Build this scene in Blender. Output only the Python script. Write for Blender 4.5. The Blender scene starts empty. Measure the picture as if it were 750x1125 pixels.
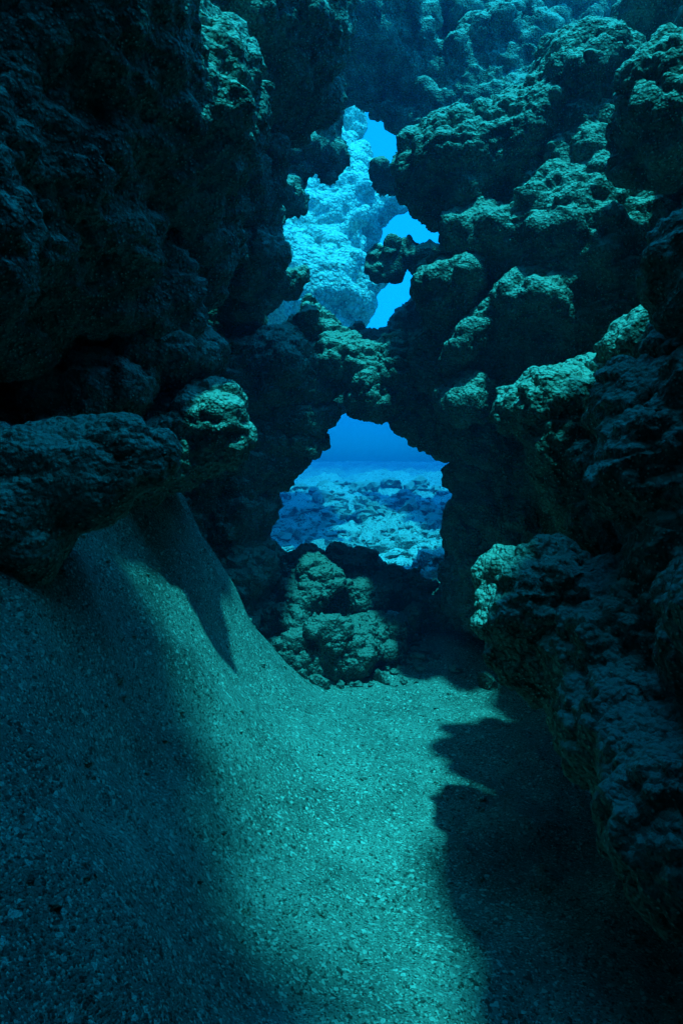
import bpy, math, time
import numpy as np
from mathutils import Vector
T0=time.time()
rng=np.random.default_rng(7)
sc=bpy.context.scene
# ---------------------------------------------------------------- noise
_T={}
def _tab(seed):
    if seed not in _T:
        _T[seed]=np.random.default_rng(seed).uniform(-1,1,32*32*32).astype(np.float32)
    return _T[seed]
def vn(x,y,z,s,seed=0):
    t=_tab(seed)
    x=x/s+11.3; y=y/s+7.7; z=z/s+3.1
    xi=np.floor(x).astype(np.int32); yi=np.floor(y).astype(np.int32); zi=np.floor(z).astype(np.int32)
    fx=(x-xi).astype(np.float32); fy=(y-yi).astype(np.float32); fz=(z-zi).astype(np.float32)
    fx=fx*fx*(3-2*fx); fy=fy*fy*(3-2*fy); fz=fz*fz*(3-2*fz)
    x0=(xi&31)*1024; x1=((xi+1)&31)*1024; y0=(yi&31)*32; y1=((yi+1)&31)*32; z0=zi&31; z1=(zi+1)&31
    def c(a,b,d): return t[a+b+d]
    a=c(x0,y0,z0)*(1-fx)+c(x1,y0,z0)*fx
    b=c(x0,y1,z0)*(1-fx)+c(x1,y1,z0)*fx
    d=c(x0,y0,z1)*(1-fx)+c(x1,y0,z1)*fx
    e=c(x0,y1,z1)*(1-fx)+c(x1,y1,z1)*fx
    a=a*(1-fy)+b*fy; d=d*(1-fy)+e*fy
    return a*(1-fz)+d*fz
def worley(x,y,z,s,seed=50):
    t1,t2,t3=_tab(seed),_tab(seed+1),_tab(seed+2)
    x=x/s;y=y/s;z=z/s
    xi=np.floor(x).astype(np.int32);yi=np.floor(y).astype(np.int32);zi=np.floor(z).astype(np.int32)
    best=np.full(x.shape,9.,np.float32)
    for i in(-1,0,1):
        for j in(-1,0,1):
            for k in(-1,0,1):
                a=xi+i;b=yi+j;c=zi+k
                h=(a&31)*1024+(b&31)*32+(c&31)
                dx=a+.5+.42*t1[h]-x;dy=b+.5+.42*t2[h]-y;dz=c+.5+.42*t3[h]-z
                best=np.minimum(best,dx*dx+dy*dy+dz*dz)
    return np.sqrt(best)
def sstep(a,b,x):
    t=np.clip((x-a)/(b-a),0,1); return t*t*(3-2*t)
# ---------------------------------------------------------------- implicit surface -> mesh
def surface_nets(F,o,h):
    F=F.copy()
    for ax in range(3):
        sl=[slice(None)]*3
        for e in(0,-1):
            sl[ax]=e; F[tuple(sl)]=np.maximum(F[tuple(sl)],h*.5)
    S=F<0
    nx,ny,nz=F.shape
    cnt=np.zeros((nx-1,ny-1,nz-1),np.int8)
    for i in(0,1):
        for j in(0,1):
            for k in(0,1): cnt+=S[i:nx-1+i,j:ny-1+j,k:nz-1+k]
    act=np.argwhere((cnt>0)&(cnt<8))
    vid=np.full(cnt.shape,-1,np.int32); vid[act[:,0],act[:,1],act[:,2]]=np.arange(len(act))
    acc=np.zeros((len(act),3),np.float32);n=np.zeros(len(act),np.float32)
    C=[(i,j,k) for i in(0,1) for j in(0,1) for k in(0,1)]
    for a in C:
        for ax in range(3):
            if a[ax]==0:
                b=list(a);b[ax]=1
                fa=F[act[:,0]+a[0],act[:,1]+a[1],act[:,2]+a[2]]
                fb=F[act[:,0]+b[0],act[:,1]+b[1],act[:,2]+b[2]]
                m=(fa<0)!=(fb<0)
                t=np.where(m,fa/np.where(m,fa-fb,1),0)
                p=np.tile(np.array(a,np.float32),(len(act),1)); p[:,ax]=t
                acc+=p*m[:,None]; n+=m
    V=(act+acc/n[:,None])*h+np.array(o)
    Q=[]
    for ax in range(3):
        s0=[slice(1,-1)]*3;s1=[slice(1,-1)]*3
        s0[ax]=slice(0,-1);s1[ax]=slice(1,None)
        A=S[tuple(s0)];B=S[tuple(s1)]
        off=[1,1,1];off[ax]=0
        for pos,mask in((True,A&~B),(False,~A&B)):
            e=np.argwhere(mask)+np.array(off)
            u=(ax+1)%3;w=(ax+2)%3
            du=np.zeros(3,int);du[u]=1;dw=np.zeros(3,int);dw[w]=1
            q=[e-du-dw,e-dw,e,e-du]
            q=[vid[c[:,0],c[:,1],c[:,2]] for c in q]
            q=np.stack(q,1)
            if not pos:q=q[:,::-1]
            Q.append(q)
    return V.astype(np.float32),np.concatenate(Q)
def mk(name,V,Q,mat,smooth=True):
    me=bpy.data.meshes.new(name)
    V=np.asarray(V,np.float32);Q=np.asarray(Q,np.int32);k=Q.shape[1]
    me.vertices.add(len(V));me.vertices.foreach_set('co',V.ravel())
    me.loops.add(Q.size);me.loops.foreach_set('vertex_index',Q.ravel())
    me.polygons.add(len(Q));me.polygons.foreach_set('loop_start',np.arange(len(Q),dtype=np.int32)*k)
    me.polygons.foreach_set('loop_total',np.full(len(Q),k,np.int32))
    me.polygons.foreach_set('use_smooth',np.full(len(Q),smooth))
    me.update(calc_edges=True)
    ob=bpy.data.objects.new(name,me);sc.collection.objects.link(ob)
    if mat:me.materials.append(mat)
    return ob
def subdiv(ob,n):
    m=ob.modifiers.new('s','SUBSURF');m.levels=n;m.render_levels=n
    dg=bpy.context.evaluated_depsgraph_get()
    me=bpy.data.meshes.new_from_object(ob.evaluated_get(dg))
    ob.modifiers.clear();old=ob.data;ob.data=me;bpy.data.meshes.remove(old)
def coords(ob):
    n=len(ob.data.vertices);a=np.empty(n*3,np.float32);ob.data.vertices.foreach_get('co',a);a=a.reshape(-1,3)
    b=np.empty(n*3,np.float32);ob.data.vertices.foreach_get('normal',b);return a,b.reshape(-1,3)
def setco(ob,a):
    ob.data.vertices.foreach_set('co',a.astype(np.float32).ravel());ob.data.update()
def encrust(ob,amp=1.,s=1.,seed=0,ruf=.03):
    a,n=coords(ob);x,y,z=a.T
    d=.11*(np.abs(vn(x,y,z*.8,.30*s,seed+3))-.3)
    w=worley(x+.03*vn(x,y,z,.1,seed+1),y,z+.03*vn(x,y,z,.1,seed+2),.17*s,80+seed);d=d+.085*(.5-w*w)
    a=a+n*(d*amp)[:,None];setco(ob,a)
    a,n=coords(ob);x,y,z=a.T
    m=np.clip(.6+.6*vn(x,y,z,.45*s,seed+9),0,1)
    d=.03*(np.abs(vn(x,y,z,.11*s,seed+4))-.3)+.018*(np.abs(vn(x,y,z,.055*s,seed+5))-.3)
    w=worley(x,y,z,.052*s,60+seed);d=d+.03*m*(.55-w*w*1.2)
    # thin ruffled growths with raised, light-catching rims
    m2=np.clip(.35+.9*vn(x,y,z,.38*s,seed+14),0,1)
    rg=1-np.abs(vn(x+.03*vn(x,y,z,.05*s,seed+16),y,z*1.3,.12*s,seed+15))
    d=d+ruf*m2*np.clip(rg,0,1)**7
    d=d+.008*vn(x,y,z,.022*s,seed+7)
    pit=np.clip(vn(x,y,z,.09*s,seed+12)-.5,0,1);d=d-.06*pit
    a=a+n*(d*amp)[:,None];setco(ob,a)
def formation(name,lo,hi,h,blobs,mat,base=None,carve=(),cut=(),k=.10,w1=.13,w2=.05,seed=0,sub=1,amp=1.,s=1.,enc=True,ruf=.03):
    lo=np.array(lo,float);hi=np.array(hi,float)
    ax=[np.arange(lo[i],hi[i]+h,h,dtype=np.float32) for i in range(3)]
    X,Y,Z=np.meshgrid(*ax,indexing='ij')
    wx=w1*vn(X,Y,Z,.55*s,seed+20)+w2*vn(X,Y,Z,.2*s,seed+23)
    wy=w1*vn(X,Y,Z,.55*s,seed+21)+w2*vn(X,Y,Z,.2*s,seed+24)
    wz=w1*vn(X,Y,Z,.55*s,seed+22)+w2*vn(X,Y,Z,.2*s,seed+25)
    X0,Y0,Z0=X,Y,Z
    X=X+wx;Y=Y+wy;Z=Z+wz
    F=np.full(X.shape,5.,np.float32) if base is None else base(X,Y,Z).astype(np.float32)
    def ell(b,pad,X=X,Y=Y,Z=Z):
        c=np.array(b[:3]);r=np.array(b[3:6]) if len(b)>4 else np.array([b[3]]*3)
        i0=[max(0,int((c[i]-r[i]-pad-lo[i])/h)) for i in range(3)]
        i1=[min(X.shape[i],int((c[i]+r[i]+pad-lo[i])/h)+2) for i in range(3)]
        sl=tuple(slice(i0[i],i1[i]) for i in range(3))
        if any(i1[i]<=i0[i] for i in range(3)):return None,None
        dx=(X[sl]-c[0])/r[0];dy=(Y[sl]-c[1])/r[1];dz=(Z[sl]-c[2])/r[2]
        k0=np.sqrt(dx*dx+dy*dy+dz*dz)+1e-6
        k1=np.sqrt((dx/r[0])**2+(dy/r[1])**2+(dz/r[2])**2)+1e-6
        return sl,(k0*(k0-1)/k1).astype(np.float32)
    for b in carve:
        sl,d=ell(b,.3)
        if sl is None:continue
        F[sl]=np.maximum(F[sl],-d)
    for b in blobs:
        sl,d=ell(b,.45)
        if sl is None:continue
        f=F[sl];hh=np.clip(.5+.5*(f-d)/k,0,1)
        F[sl]=f*(1-hh)+d*hh-k*hh*(1-hh)
    for b in cut:
        sl,d=ell(b,.3,X0+.4*wx,Y0,Z0+.4*wz)
        if sl is None:continue
        F[sl]=np.maximum(F[sl],-d)
    V,Q=surface_nets(F,lo,h)
    ob=mk(name,V,Q,mat)
    if sub:subdiv(ob,sub)
    if enc:encrust(ob,amp,s,seed,ruf)
    print(name,len(ob.data.vertices),round(time.time()-T0,1))
    return ob
# ---------------------------------------------------------------- materials
def nt(name):
    m=bpy.data.materials.new(name);m.use_nodes=True;t=m.node_tree
    return m,t,t.nodes['Principled BSDF']
def N(t,ty,**kw):
    n=t.nodes.new(ty)
    for k,v in kw.items():
        if k.startswith('_'):setattr(n,k[1:],v)
        else:n.inputs[k].default_value=v
    return n
def ramp(t,src,stops):
    r=t.nodes.new('ShaderNodeValToRGB');t.links.new(src,r.inputs[0])
    e=r.color_ramp.elements
    while len(e)<len(stops):e.new(.5)
    for i,(p,c) in enumerate(stops):
        e[i].position=p;e[i].color=(c[0],c[1],c[2],1) if hasattr(c,'__len__') else (c,c,c,1)
    return r.outputs[0]
def mixc(t,f,a,b,mode='MIX'):
    n=t.nodes.new('ShaderNodeMix');n.data_type='RGBA';n.blend_type=mode
    for v,i in((f,0),(a,6),(b,7)):
        if isinstance(v,bpy.types.NodeSocket):t.links.new(v,n.inputs[i])
        else:n.inputs[i].default_value=v if i==0 else (*v,1)
    return n.outputs[2]
def rockmat(name,dark,light,dust,sc_=1.,bump=1.):
    m,t,b=nt(name);L=t.links.new
    g=t.nodes.new('ShaderNodeNewGeometry')
    mp=N(t,'ShaderNodeVectorMath',_operation='SCALE');mp.inputs['Scale'].default_value=sc_
    L(g.outputs['Position'],mp.inputs[0]);P=mp.outputs[0]
    n1=N(t,'ShaderNodeTexNoise',Scale=6.,Detail=4.,Roughness=.65);L(P,n1.inputs['Vector'])
    n2=N(t,'ShaderNodeTexNoise',Scale=60.,Detail=2.5,Roughness=.75);L(P,n2.inputs['Vector'])
    v=N(t,'ShaderNodeTexVoronoi',Scale=55.);L(P,v.inputs['Vector'])
    c=mixc(t,ramp(t,n1.outputs[0],[(.35,0),(.66,1)]),dark,light)
    c=mixc(t,ramp(t,n2.outputs[0],[(.42,0),(.68,.85)]),c,tuple(x*.3 for x in dark))
    sp=ramp(t,v.outputs['Distance'],[(.14,1),(.28,0)])
    c=mixc(t,sp,c,tuple(min(1,x*1.5) for x in light))
    sx=t.nodes.new('ShaderNodeSeparateXYZ');L(g.outputs['Normal'],sx.inputs[0])
    ma=N(t,'ShaderNodeMath',_operation='MULTIPLY_ADD');L(n2.outputs[0],ma.inputs[0]);ma.inputs[1].default_value=.9;L(sx.outputs['Z'],ma.inputs[2])
    c=mixc(t,ramp(t,ma.outputs[0],[(.75,0),(1.25,.9)]),c,dust)
    L(c,b.inputs['Base Color']);b.inputs['Roughness'].default_value=.8;b.inputs['Specular IOR Level'].default_value=.3
    h1=N(t,'ShaderNodeMath',_operation='MULTIPLY_ADD');L(v.outputs['Distance'],h1.inputs[0]);h1.inputs[1].default_value=-1.;L(n2.outputs[0],h1.inputs[2])
    bp=N(t,'ShaderNodeBump',Strength=1.,Distance=.022*bump/sc_);L(h1.outputs[0],bp.inputs['Height']);L(bp.outputs[0],b.inputs['Normal'])
    return m
ROCK=rockmat('reef_rock',(.10,.095,.08),(.36,.35,.3),(.52,.5,.44))
ROCKD=rockmat('boulder_rock',(.06,.055,.05),(.24,.23,.2),(.34,.32,.28))
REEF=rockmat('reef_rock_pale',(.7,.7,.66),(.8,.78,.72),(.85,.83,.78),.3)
RUB=rockmat('rubble_rock',(.09,.09,.08),(.42,.41,.38),(.62,.6,.55),.6)
def sandmat(name,base,s=1.,dk=.25,amt=.75,lo=.5):
    m,t,b=nt(name);L=t.links.new
    g=t.nodes.new('ShaderNodeNewGeometry');mp=N(t,'ShaderNodeVectorMath',_operation='SCALE');mp.inputs['Scale'].default_value=s
    L(g.outputs['Position'],mp.inputs[0]);P=mp.outputs[0]
    n1=N(t,'ShaderNodeTexNoise',Scale=3.,Detail=4.,Roughness=.6);L(P,n1.inputs['Vector'])
    n2=N(t,'ShaderNodeTexNoise',Scale=130.,Detail=3.,Roughness=.75);L(P,n2.inputs['Vector'])
    v=N(t,'ShaderNodeTexVoronoi',Scale=190.);L(P,v.inputs['Vector'])
    v2=N(t,'ShaderNodeTexVoronoi',Scale=85.);L(P,v2.inputs['Vector'])
    c=mixc(t,ramp(t,n1.outputs[0],[(.35,0),(.7,1)]),tuple(x*lo for x in base),base)
    c=mixc(t,ramp(t,n2.outputs[0],[(.36,amt),(.52,0)]),c,tuple(x*dk for x in base))
    cs=t.nodes.new('ShaderNodeSeparateColor');L(v.outputs['Color'],cs.inputs[0])
    c=mixc(t,ramp(t,cs.outputs[0],[(.8,0),(.9,.75)]),c,(.8,.78,.7))
    c=mixc(t,ramp(t,cs.outputs[1],[(.82,0),(.9,.85)]),c,(.05,.045,.04))
    cs2=t.nodes.new('ShaderNodeSeparateColor');L(v2.outputs['Color'],cs2.inputs[0])
    c=mixc(t,ramp(t,cs2.outputs[0],[(.94,0),(.97,.9)]),c,(.8,.78,.72))
    c=mixc(t,ramp(t,cs2.outputs[1],[(.92,0),(.96,.8)]),c,(.05,.045,.04))
    L(c,b.inputs['Base Color']);b.inputs['Roughness'].default_value=.9;b.inputs['Specular IOR Level'].default_value=.2
    h=N(t,'ShaderNodeMath',_operation='MULTIPLY_ADD');L(v.outputs['Distance'],h.inputs[0]);h.inputs[1].default_value=-.6;L(n2.outputs[0],h.inputs[2])
    bp=N(t,'ShaderNodeBump',Strength=.9,Distance=.009/s);L(h.outputs[0],bp.inputs['Height']);L(bp.outputs[0],b.inputs['Normal'])
    return m
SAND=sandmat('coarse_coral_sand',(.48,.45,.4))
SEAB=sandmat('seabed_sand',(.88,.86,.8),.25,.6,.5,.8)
# ---------------------------------------------------------------- cave floor
PX=[-2.2,-1.25,-.95,-.67,-.45,-.2,.05,.5];PZ=[1.9,1.68,1.44,.9,.5,.16,.04,0]
def floor_h(x,y):
    z0=np.zeros_like(x)
    wx=x+.12*vn(x,y,z0,.9,31)+.06*vn(x,y,z0,.35,32)
    prof=sum(np.interp(wx+d,PX,PZ) for d in np.arange(-3,4)*.06)/7
    near=.78+.22*sstep(2.2,3.4,y)
    far=1-sstep(3.9,4.75,y+.25*(-x-.6))
    hgt=prof*near*far
    hgt=hgt+.22*sstep(4.1,5.1,y)*sstep(.0,.6,x)
    hgt=hgt+.05*sstep(4.6,5.6,y)
    rough=sstep(-.3,-.85,x)
    hgt=hgt+.04*vn(x,y,z0,.7,33)+(.03+.05*rough)*vn(x,y,z0,.28,34)+(.01+.04*rough)*vn(x,y,z0,.1,35)+.006*vn(x,y,z0,.045,36)
    # rock lumps poking through the sand on the bank
    hgt=hgt+rough*.16*np.clip(vn(x,y,z0,.42,37)-.15,0,1)
    return hgt
def grid(name,xs,ys,f,mat):
    X,Y=np.meshgrid(xs,ys,indexing='ij');Z=f(X.ravel(),Y.ravel())
    V=np.stack([X.ravel(),Y.ravel(),Z],1);nx,ny=len(xs),len(ys)
    I=np.arange(nx*ny).reshape(nx,ny)
    Q=np.stack([I[:-1,:-1].ravel(),I[1:,:-1].ravel(),I[1:,1:].ravel(),I[:-1,1:].ravel()],1)
    return mk(name,V,Q,mat)
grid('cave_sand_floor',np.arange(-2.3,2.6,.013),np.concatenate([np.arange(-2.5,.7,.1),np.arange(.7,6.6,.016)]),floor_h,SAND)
def seabed_h(x,y):
    z0=np.zeros_like(x)
    far=sstep(6,9,y)
    h=-.12+.12*far+.18*far*vn(x,y,z0,3.,41)+.10*far*np.abs(vn(x,y,z0,.8,42))+.10*far*np.abs(vn(x,y,z0,.3,43))+.06*far*vn(x,y,z0,.13,44)
    return h-.25*(1-sstep(5.5,6.6,y))+.015*np.clip(y-12,0,30)+sstep(13,22,y)*(.6*np.abs(vn(x,y,z0,2.6,45))+.3*np.abs(vn(x,y,z0,1.,46)))
t=np.linspace(-1,1,300);xs=.4+np.sinh(t*4.6)/np.sinh(4.6)*60
ys=np.concatenate([np.arange(-6,6,.5),np.arange(6,16,.05),16+np.cumsum(.06*1.026**np.arange(170))])
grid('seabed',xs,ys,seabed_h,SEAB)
# ---------------------------------------------------------------- rock formations
formation('rock_overhang',(-2.6,.6,1.5),(.1,5.3,4.7),.025,[
 (-1.35,2.7,2.55,.55,.7,.6),(-.95,2.6,3.05,.42,.5,.45),(-.80,3.0,3.1,.42,.5,.55),(-.74,3.4,2.68,.27,.4,.33),
 (-1.2,2.3,2.2,.25,.35,.2),(-1.0,3.1,2.3,.3,.4,.25),(-.45,3.9,3.9,.5,.6,.45),(-.62,4.2,3.2,.25,.4,.4),
 (-.55,4.4,2.75,.2,.3,.2),(-1.6,3.5,3.2,.8,1,1),(-1.9,1.8,2.6,.8,.8,.9)],ROCK,base=lambda X,Y,Z:X+2.3,seed=1)
formation('rock_ledge',(-2.2,2.3,1.0),(-.2,4.4,2.5),.02,[
 (-.88,3.34,2.0,.30,.33,.17),(-.70,3.25,1.67,.22,.26,.2),(-.95,3.32,1.56,.33,.33,.24),(-1.2,3.2,1.82,.33,.33,.18),
 (-1.7,3.5,1.7,.5,.5,.5)],ROCK,seed=2,w1=.07,w2=.03,k=.05,ruf=0)
formation('rock_ledge',(-2.2,1.6,.8),(-.4,2.9,1.9),.018,[
 (-.74,2.3,1.5,.16,.17,.12),(-.95,2.25,1.43,.24,.2,.15),(-1.2,2.2,1.28,.3,.25,.2),(-1.6,2.2,1.2,.4,.35,.3)],ROCK,seed=3,w1=.05,w2=.03,amp=.65,ruf=0)
formation('rock_arch',(-1.9,4.3,-.2),(1.9,6.3,3.3),.025,[
 (-.57,5.1,1.6,.3),(-.75,5.1,1.13,.27,.3,.35),(-.8,5.1,.65,.33,.35,.4),(-.95,5.2,1.4,.4),(-.8,5.2,.2,.4),
 (-.4,5,2.13,.35,.35,.31),(-.7,5,2.0,.3),(-.27,5,1.73,.14,.2,.17),(-.17,5,2.40,.2,.25,.15),(.07,5,2.18,.25,.25,.18),
 (.3,5,2.05,.3,.3,.24),(.53,5,2.02,.25,.3,.30),(.68,5,1.77,.14,.2,.2),(.43,5,2.27,.25,.25,.10),
 (1.0,5,1.4,.2,.3,.5),(.98,5,.73,.2,.3,.5),(1.3,4.9,1.1,.4,.4,.8),(1.03,4.8,1.87,.35),(1.3,5,2.1,.5),
 (-.83,5.2,2.67,.35),(-.62,5.2,2.86,.3,.3,.12),(-.34,5.2,2.82,.16,.2,.08),(-.14,5.1,2.62,.10,.15,.06),
 (-1.3,5.2,1.9,.5,.5,1.8)],ROCK,cut=[(-.42,5.1,2.58,.2,1.5,.13)],seed=4,k=.06,w1=.09,w2=.07)
formation('cave_wall',(-3.2,4.9,-.2),(3.2,7.1,6.6),.035,[
 (-.74,5.3,3.2,.28,.3,.3),(-.64,5.5,3.67,.28),(-.40,5.6,3.95,.15,.2,.2),(-.16,5.6,4.2,.17,.25,.22),(-1,5.6,3.6,.45,.5,.9),
 (.2,6,5.15,.6,.5,.33),(-.4,6,5.1,.55,.5,.5),(.62,6,4.74,.25,.3,.4),(.9,6,4.02,.28,.3,.45),(.47,6,4.02,.13,.13,.09),(.66,6,4.1,.14),
 (.40,6,3.3,.12,.14,.18),(.66,6,3.35,.15),(.99,6,2.98,.25,.3,.4),(1.5,6.1,4.6,.8,.5,.9),(1.4,6,3.3,.5,.5,.8),(-1.1,5.5,2.7,.5,.4,.8)],
 ROCK,base=lambda X,Y,Z:np.abs(Y-6.6)-.35,carve=[(0,6.6,3.9,1.05,2.,1.25),(.15,6.6,1.1,1.25,2.,1.0)],cut=[(-.52,6.2,2.86,.30,1.6,.24)],seed=5,k=.06,w1=.09,w2=.12,ruf=.05)
formation('cave_wall',(.35,1.0,1.5),(2.7,5.7,4.7),.025,[
 (.8,4.6,3.45,.35,.5,.3),(1.2,4.6,3.5,.4,.6,.35),(1.6,4.5,3.8,.4,.6,.4),(1.03,4.4,2.9,.33,.4,.3),(1.35,4.3,2.85,.45,.4,.4),
 (.64,4.4,2.55,.19,.22,.19),(.8,4.6,2.45,.25,.3,.28),(1.6,4.3,2.7,.6,.6,.9),(1.0,4.7,2.2,.4,.4,.4),(1.6,3.2,3.1,.25,.3,.35),(1.25,2.3,2.12,.18,.25,.2),(1.65,2.4,2.2,.4,.5,.4),
 (.85,4.2,2.15,.22,.24,.16),(.80,4.25,1.85,.17,.2,.14),(1.15,4.0,2.35,.22,.24,.16)],
 ROCK,base=lambda X,Y,Z:2.1-X,seed=6,w1=.12)
formation('rock_outcrop',(.5,1.7,.9),(2.4,3.9,2.3),.02,[
 (.97,3.1,1.70,.24,.35,.14),(1.22,3,1.72,.3,.4,.2),(1.4,2.8,1.92,.3,.35,.18),(1.1,3,1.48,.28,.35,.25),(1.22,2.7,1.38,.3,.35,.28),
 (1.17,2.4,1.66,.27,.33,.18),(1.1,2.3,1.45,.22,.28,.18),(1.8,2.7,1.6,.5,.7,.5)],
 ROCK,seed=7,w1=.07,w2=.03)
formation('rock_outcrop',(.3,.9,.1),(2.4,3.2,1.7),.018,[
 (.66,2.6,1.0,.14,.25,.17),(.85,2.5,.88,.22,.3,.25),(1.0,2.3,.85,.3,.35,.35),(.87,2.0,.72,.2,.3,.22),(.88,1.7,.6,.16,.3,.2),
 (1.3,2.2,1.0,.4,.5,.6),(1.12,1.7,1.0,.25,.4,.5),(1.8,2,.9,.6,.9,.8)],ROCK,seed=8,w1=.06,w2=.03,ruf=.02)
OUT=dict(enc=False,sub=0)
formation('cave_wall',(1.2,-2.6,-.2),(2.9,5.6,4.6),.06,[(1.7,4.6,1.3,.5,.6,1.2)],ROCK,base=lambda X,Y,Z:1.95-X,seed=9,w1=.25)
formation('cave_wall',(-3.2,-3.6,-.2),(-1.2,5.9,11.2),.07,[],ROCK,base=lambda X,Y,Z:X+1.95,seed=10,w1=.25,sub=0)
formation('cave_wall',(-3,-3.9,-.2),(3,-1.6,11.2),.1,[],ROCK,base=lambda X,Y,Z:Y+2.6,seed=11,w1=.25,**OUT)
# unseen roof slabs added to cast shadows either side of the daylight slit
formation('shade_roof',(-3.4,-4.4,10.7),(3.0,4.6,12),.09,[],ROCK,
 base=lambda X,Y,Z:np.maximum(np.abs(Z-11.3)-.3,(X-np.interp(Y,[-5,-1.7,-.9,-.42,-.05,.4,1.1,3.1],[2.1,1.3,.92,.64,.1,-.34,-.64,-.7]))*.8),seed=40,w1=.5,w2=.25,**OUT)
formation('shade_roof',(.5,-3,3.9),(3.3,2.8,5.2),.05,[],ROCK,  # lower slab out of view, edge shaped to shade right outcrop and sand
 base=lambda X,Y,Z:np.maximum(np.maximum(np.abs(Z-4.6)-.3,(np.interp(Y,[-3,.5,.95,1.4,1.7],[.87,.86,.82,1.0,1.3])-X)*.8),Y-1.8),seed=41,w1=.1,w2=.1,**OUT)
# sunlit reef slope beyond the cave, bridging high over the sea floor
def reefF(X,Y,Z):
    d=(Z-4.0-1.2*(Y-11.3))*.64
    th=.5-.95*sstep(-.1,.9,X)+1.0*sstep(1.6,2.8,X)+.55*vn(X,Y,Z,1.1,90)
    return np.abs(d)-th
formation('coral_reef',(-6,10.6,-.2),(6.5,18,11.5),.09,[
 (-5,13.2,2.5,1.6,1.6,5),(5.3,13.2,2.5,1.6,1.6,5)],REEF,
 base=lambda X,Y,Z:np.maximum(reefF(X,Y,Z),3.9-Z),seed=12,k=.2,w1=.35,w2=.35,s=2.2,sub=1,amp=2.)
# boulders
B=[(-.06,4.6,.22,.27,.24,.2),(-.42,4.85,.3,.2,.2,.2),(-.17,4.98,.55,.24,.22,.2),(.24,4.8,.27,.18,.2,.2),(.12,5.1,.48,.19,.2,.17),
   (-.22,4.55,.1,.12,.12,.1),(.42,5.3,.5,.24,.2,.16),(-.35,5.4,.55,.25,.22,.2),(.62,5.15,.36,.16,.16,.14),(.1,5.5,.6,.25,.2,.15),(.36,4.72,.12,.1,.1,.09),
   (.44,4.95,.3,.14,.14,.12),(-.3,4.72,.22,.14,.14,.13)]
for i,b in enumerate(B):
    c=np.array(b[:3]);r=np.array(b[3:]);q=r+.14
    formation('boulder',c-q,c+q,.016,[(*c,*(r*.9)),(c[0]+r[0]*.4*(-1)**i,c[1]-.03,c[2]+r[2]*.2,*(r*.6)),(c[0]-r[0]*.45*(-1)**i,c[1],c[2]-r[2]*.2,*(r*.65))],ROCKD,seed=13+i,k=.03,w1=.1,w2=.07,s=.7,amp=.7)
# rubble + pebbles
import bmesh
def scatter(name,n,posf,sizef,mat,seed):
    r=np.random.default_rng(seed)
    bm=bmesh.new();bmesh.ops.create_icosphere(bm,subdivisions=2,radius=1)
    v0=np.array([v.co[:] for v in bm.verts]);f0=np.array([[v.index for v in f.verts] for f in bm.faces]);bm.free()
    Vs=[];Fs=[]
    for i in range(n):
        p=posf(r);s=sizef(r,p)
        o=r.uniform(0,99,3)
        w=v0*(1+.75*vn(v0[:,0]+o[0],v0[:,1]+o[1],v0[:,2]+o[2],.7,5))[:,None]
        w=w*np.array([1,r.uniform(.4,1),r.uniform(.35,.9)])*s
        a=r.uniform(0,6.28);ca,sa=math.cos(a),math.sin(a)
        w=np.stack([w[:,0]*ca-w[:,1]*sa,w[:,0]*sa+w[:,1]*ca,w[:,2]],1)+p
        Vs.append(w);Fs.append(f0+i*len(v0))
    return mk(name,np.concatenate(Vs),np.concatenate(Fs),mat,False)
def pf(r):
    y=7+18*r.random()**1.2;x=.05*y+r.uniform(-.28,.28)*y
    return np.array([x,y,float(seabed_h(np.array([x]),np.array([y]))[0])+.01])
scatter('rubble',3000,pf,lambda r,p:(.02+.18*r.random()**5)*(1+max(0,p[1]-12)*.08),RUB,3)
def pf2(r):
    x=r.uniform(-1.1,1.2);y=1+4*r.random()
    return np.array([x,y,float(floor_h(np.array([x]),np.array([y]))[0])])
scatter('pebbles',1300,pf2,lambda r,p:.003+.018*r.random()**5,SAND,4)
def pf3(r):
    x=r.normal(.0,.38);y=r.uniform(4.4,5.6)
    return np.array([x,y,float(floor_h(np.array([x]),np.array([y]))[0])+.01])
scatter('loose_stones',170,pf3,lambda r,p:.02+.06*r.random()**2,ROCKD,5)
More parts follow.
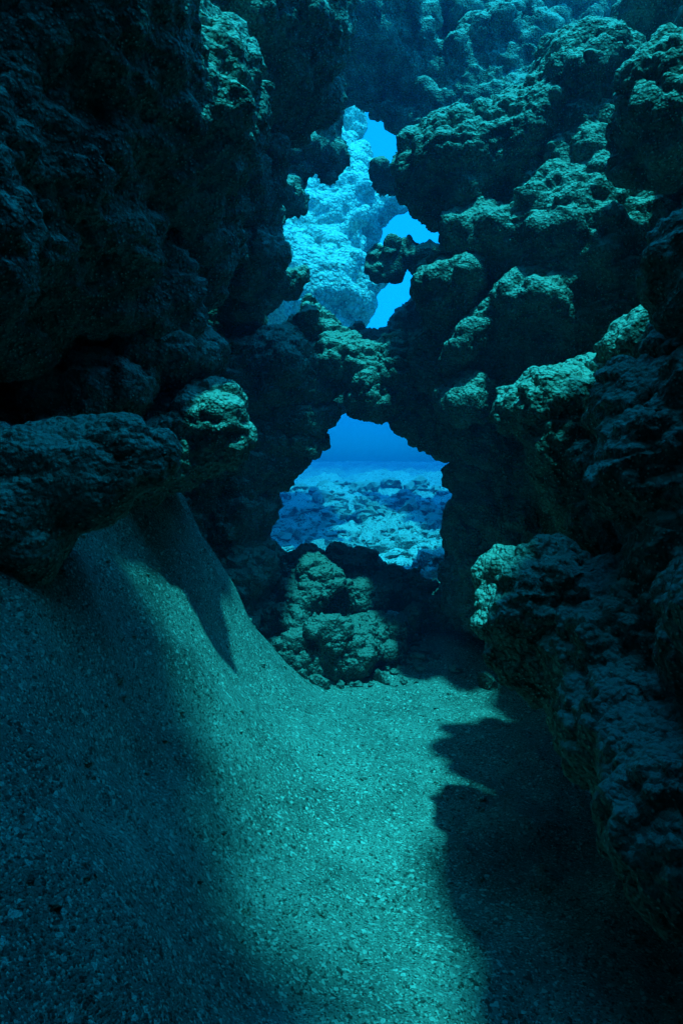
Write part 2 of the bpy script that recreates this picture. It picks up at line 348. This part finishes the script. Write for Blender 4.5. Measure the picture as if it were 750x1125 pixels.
# ---------------------------------------------------------------- sea water volumes
def water(lo,hi,sd_,scol,ad_,acol):
    bm=bmesh.new();bmesh.ops.create_cube(bm,size=1)
    for v in bm.verts:v.co=Vector([lo[i]+(v.co[i]+.5)*(hi[i]-lo[i]) for i in range(3)])
    me=bpy.data.meshes.new('sea_water');bm.to_mesh(me);bm.free()
    ow=bpy.data.objects.new('sea_water',me);sc.collection.objects.link(ow)
    mw=bpy.data.materials.new('sea_water');mw.use_nodes=True;t=mw.node_tree;t.nodes.clear()
    o=t.nodes.new('ShaderNodeOutputMaterial')
    vs=N(t,'ShaderNodeVolumeScatter',Density=sd_,Anisotropy=.2);vs.inputs['Color'].default_value=(*scol,1)
    va=N(t,'ShaderNodeVolumeAbsorption',Density=ad_);va.inputs['Color'].default_value=(*acol,1)
    ad=t.nodes.new('ShaderNodeAddShader');t.links.new(vs.outputs[0],ad.inputs[0]);t.links.new(va.outputs[0],ad.inputs[1]);t.links.new(ad.outputs[0],o.inputs['Volume'])
    me.materials.append(mw)
water((-9,2.3,-2.4),(9,6.9,6.4),.028,(.0,.32,.8),.03,(.0,.45,.9))
water((-65,6.92,-2.4),(65,62,6.6),.020,(.0,.34,.9),.046,(.0,.36,.76))
# ---------------------------------------------------------------- light
sd=Vector((.12,-.3,1)).normalized()
el=math.asin(sd.z);az=math.atan2(sd.x,sd.y)
w=bpy.data.worlds.new('World');sc.world=w;w.use_nodes=True;t=w.node_tree
sky=t.nodes.new('ShaderNodeTexSky');sky.sky_type='NISHITA';sky.sun_disc=False;sky.sun_elevation=el;sky.sun_rotation=az
mx=t.nodes.new('ShaderNodeMix');mx.data_type='RGBA';mx.blend_type='MULTIPLY';mx.inputs[0].default_value=1
t.links.new(sky.outputs[0],mx.inputs[6]);mx.inputs[7].default_value=(.01,1.9,3.0,1)
bg=t.nodes['Background'];t.links.new(mx.outputs[2],bg.inputs['Color']);bg.inputs['Strength'].default_value=.15
sl=bpy.data.lights.new('sun','SUN');sl.energy=5;sl.angle=math.radians(2.2);sl.color=(.025,.84,.9)
so=bpy.data.objects.new('sun',sl);sc.collection.objects.link(so);so.rotation_euler=sd.to_track_quat('Z','Y').to_euler();so.location=(2,-2,9)
# ---------------------------------------------------------------- camera
cd=bpy.data.cameras.new('camera');cd.sensor_fit='VERTICAL';cd.sensor_height=36;cd.lens=24;cd.shift_y=-.0507;cd.clip_end=500;cd.clip_start=.05
co=bpy.data.objects.new('camera',cd);sc.collection.objects.link(co);co.location=(0,0,1.5);co.rotation_euler=(math.pi/2,0,0)
sc.camera=co
sc.view_settings.view_transform='Standard';sc.view_settings.look='None';sc.view_settings.exposure=0
print('done',time.time()-T0)
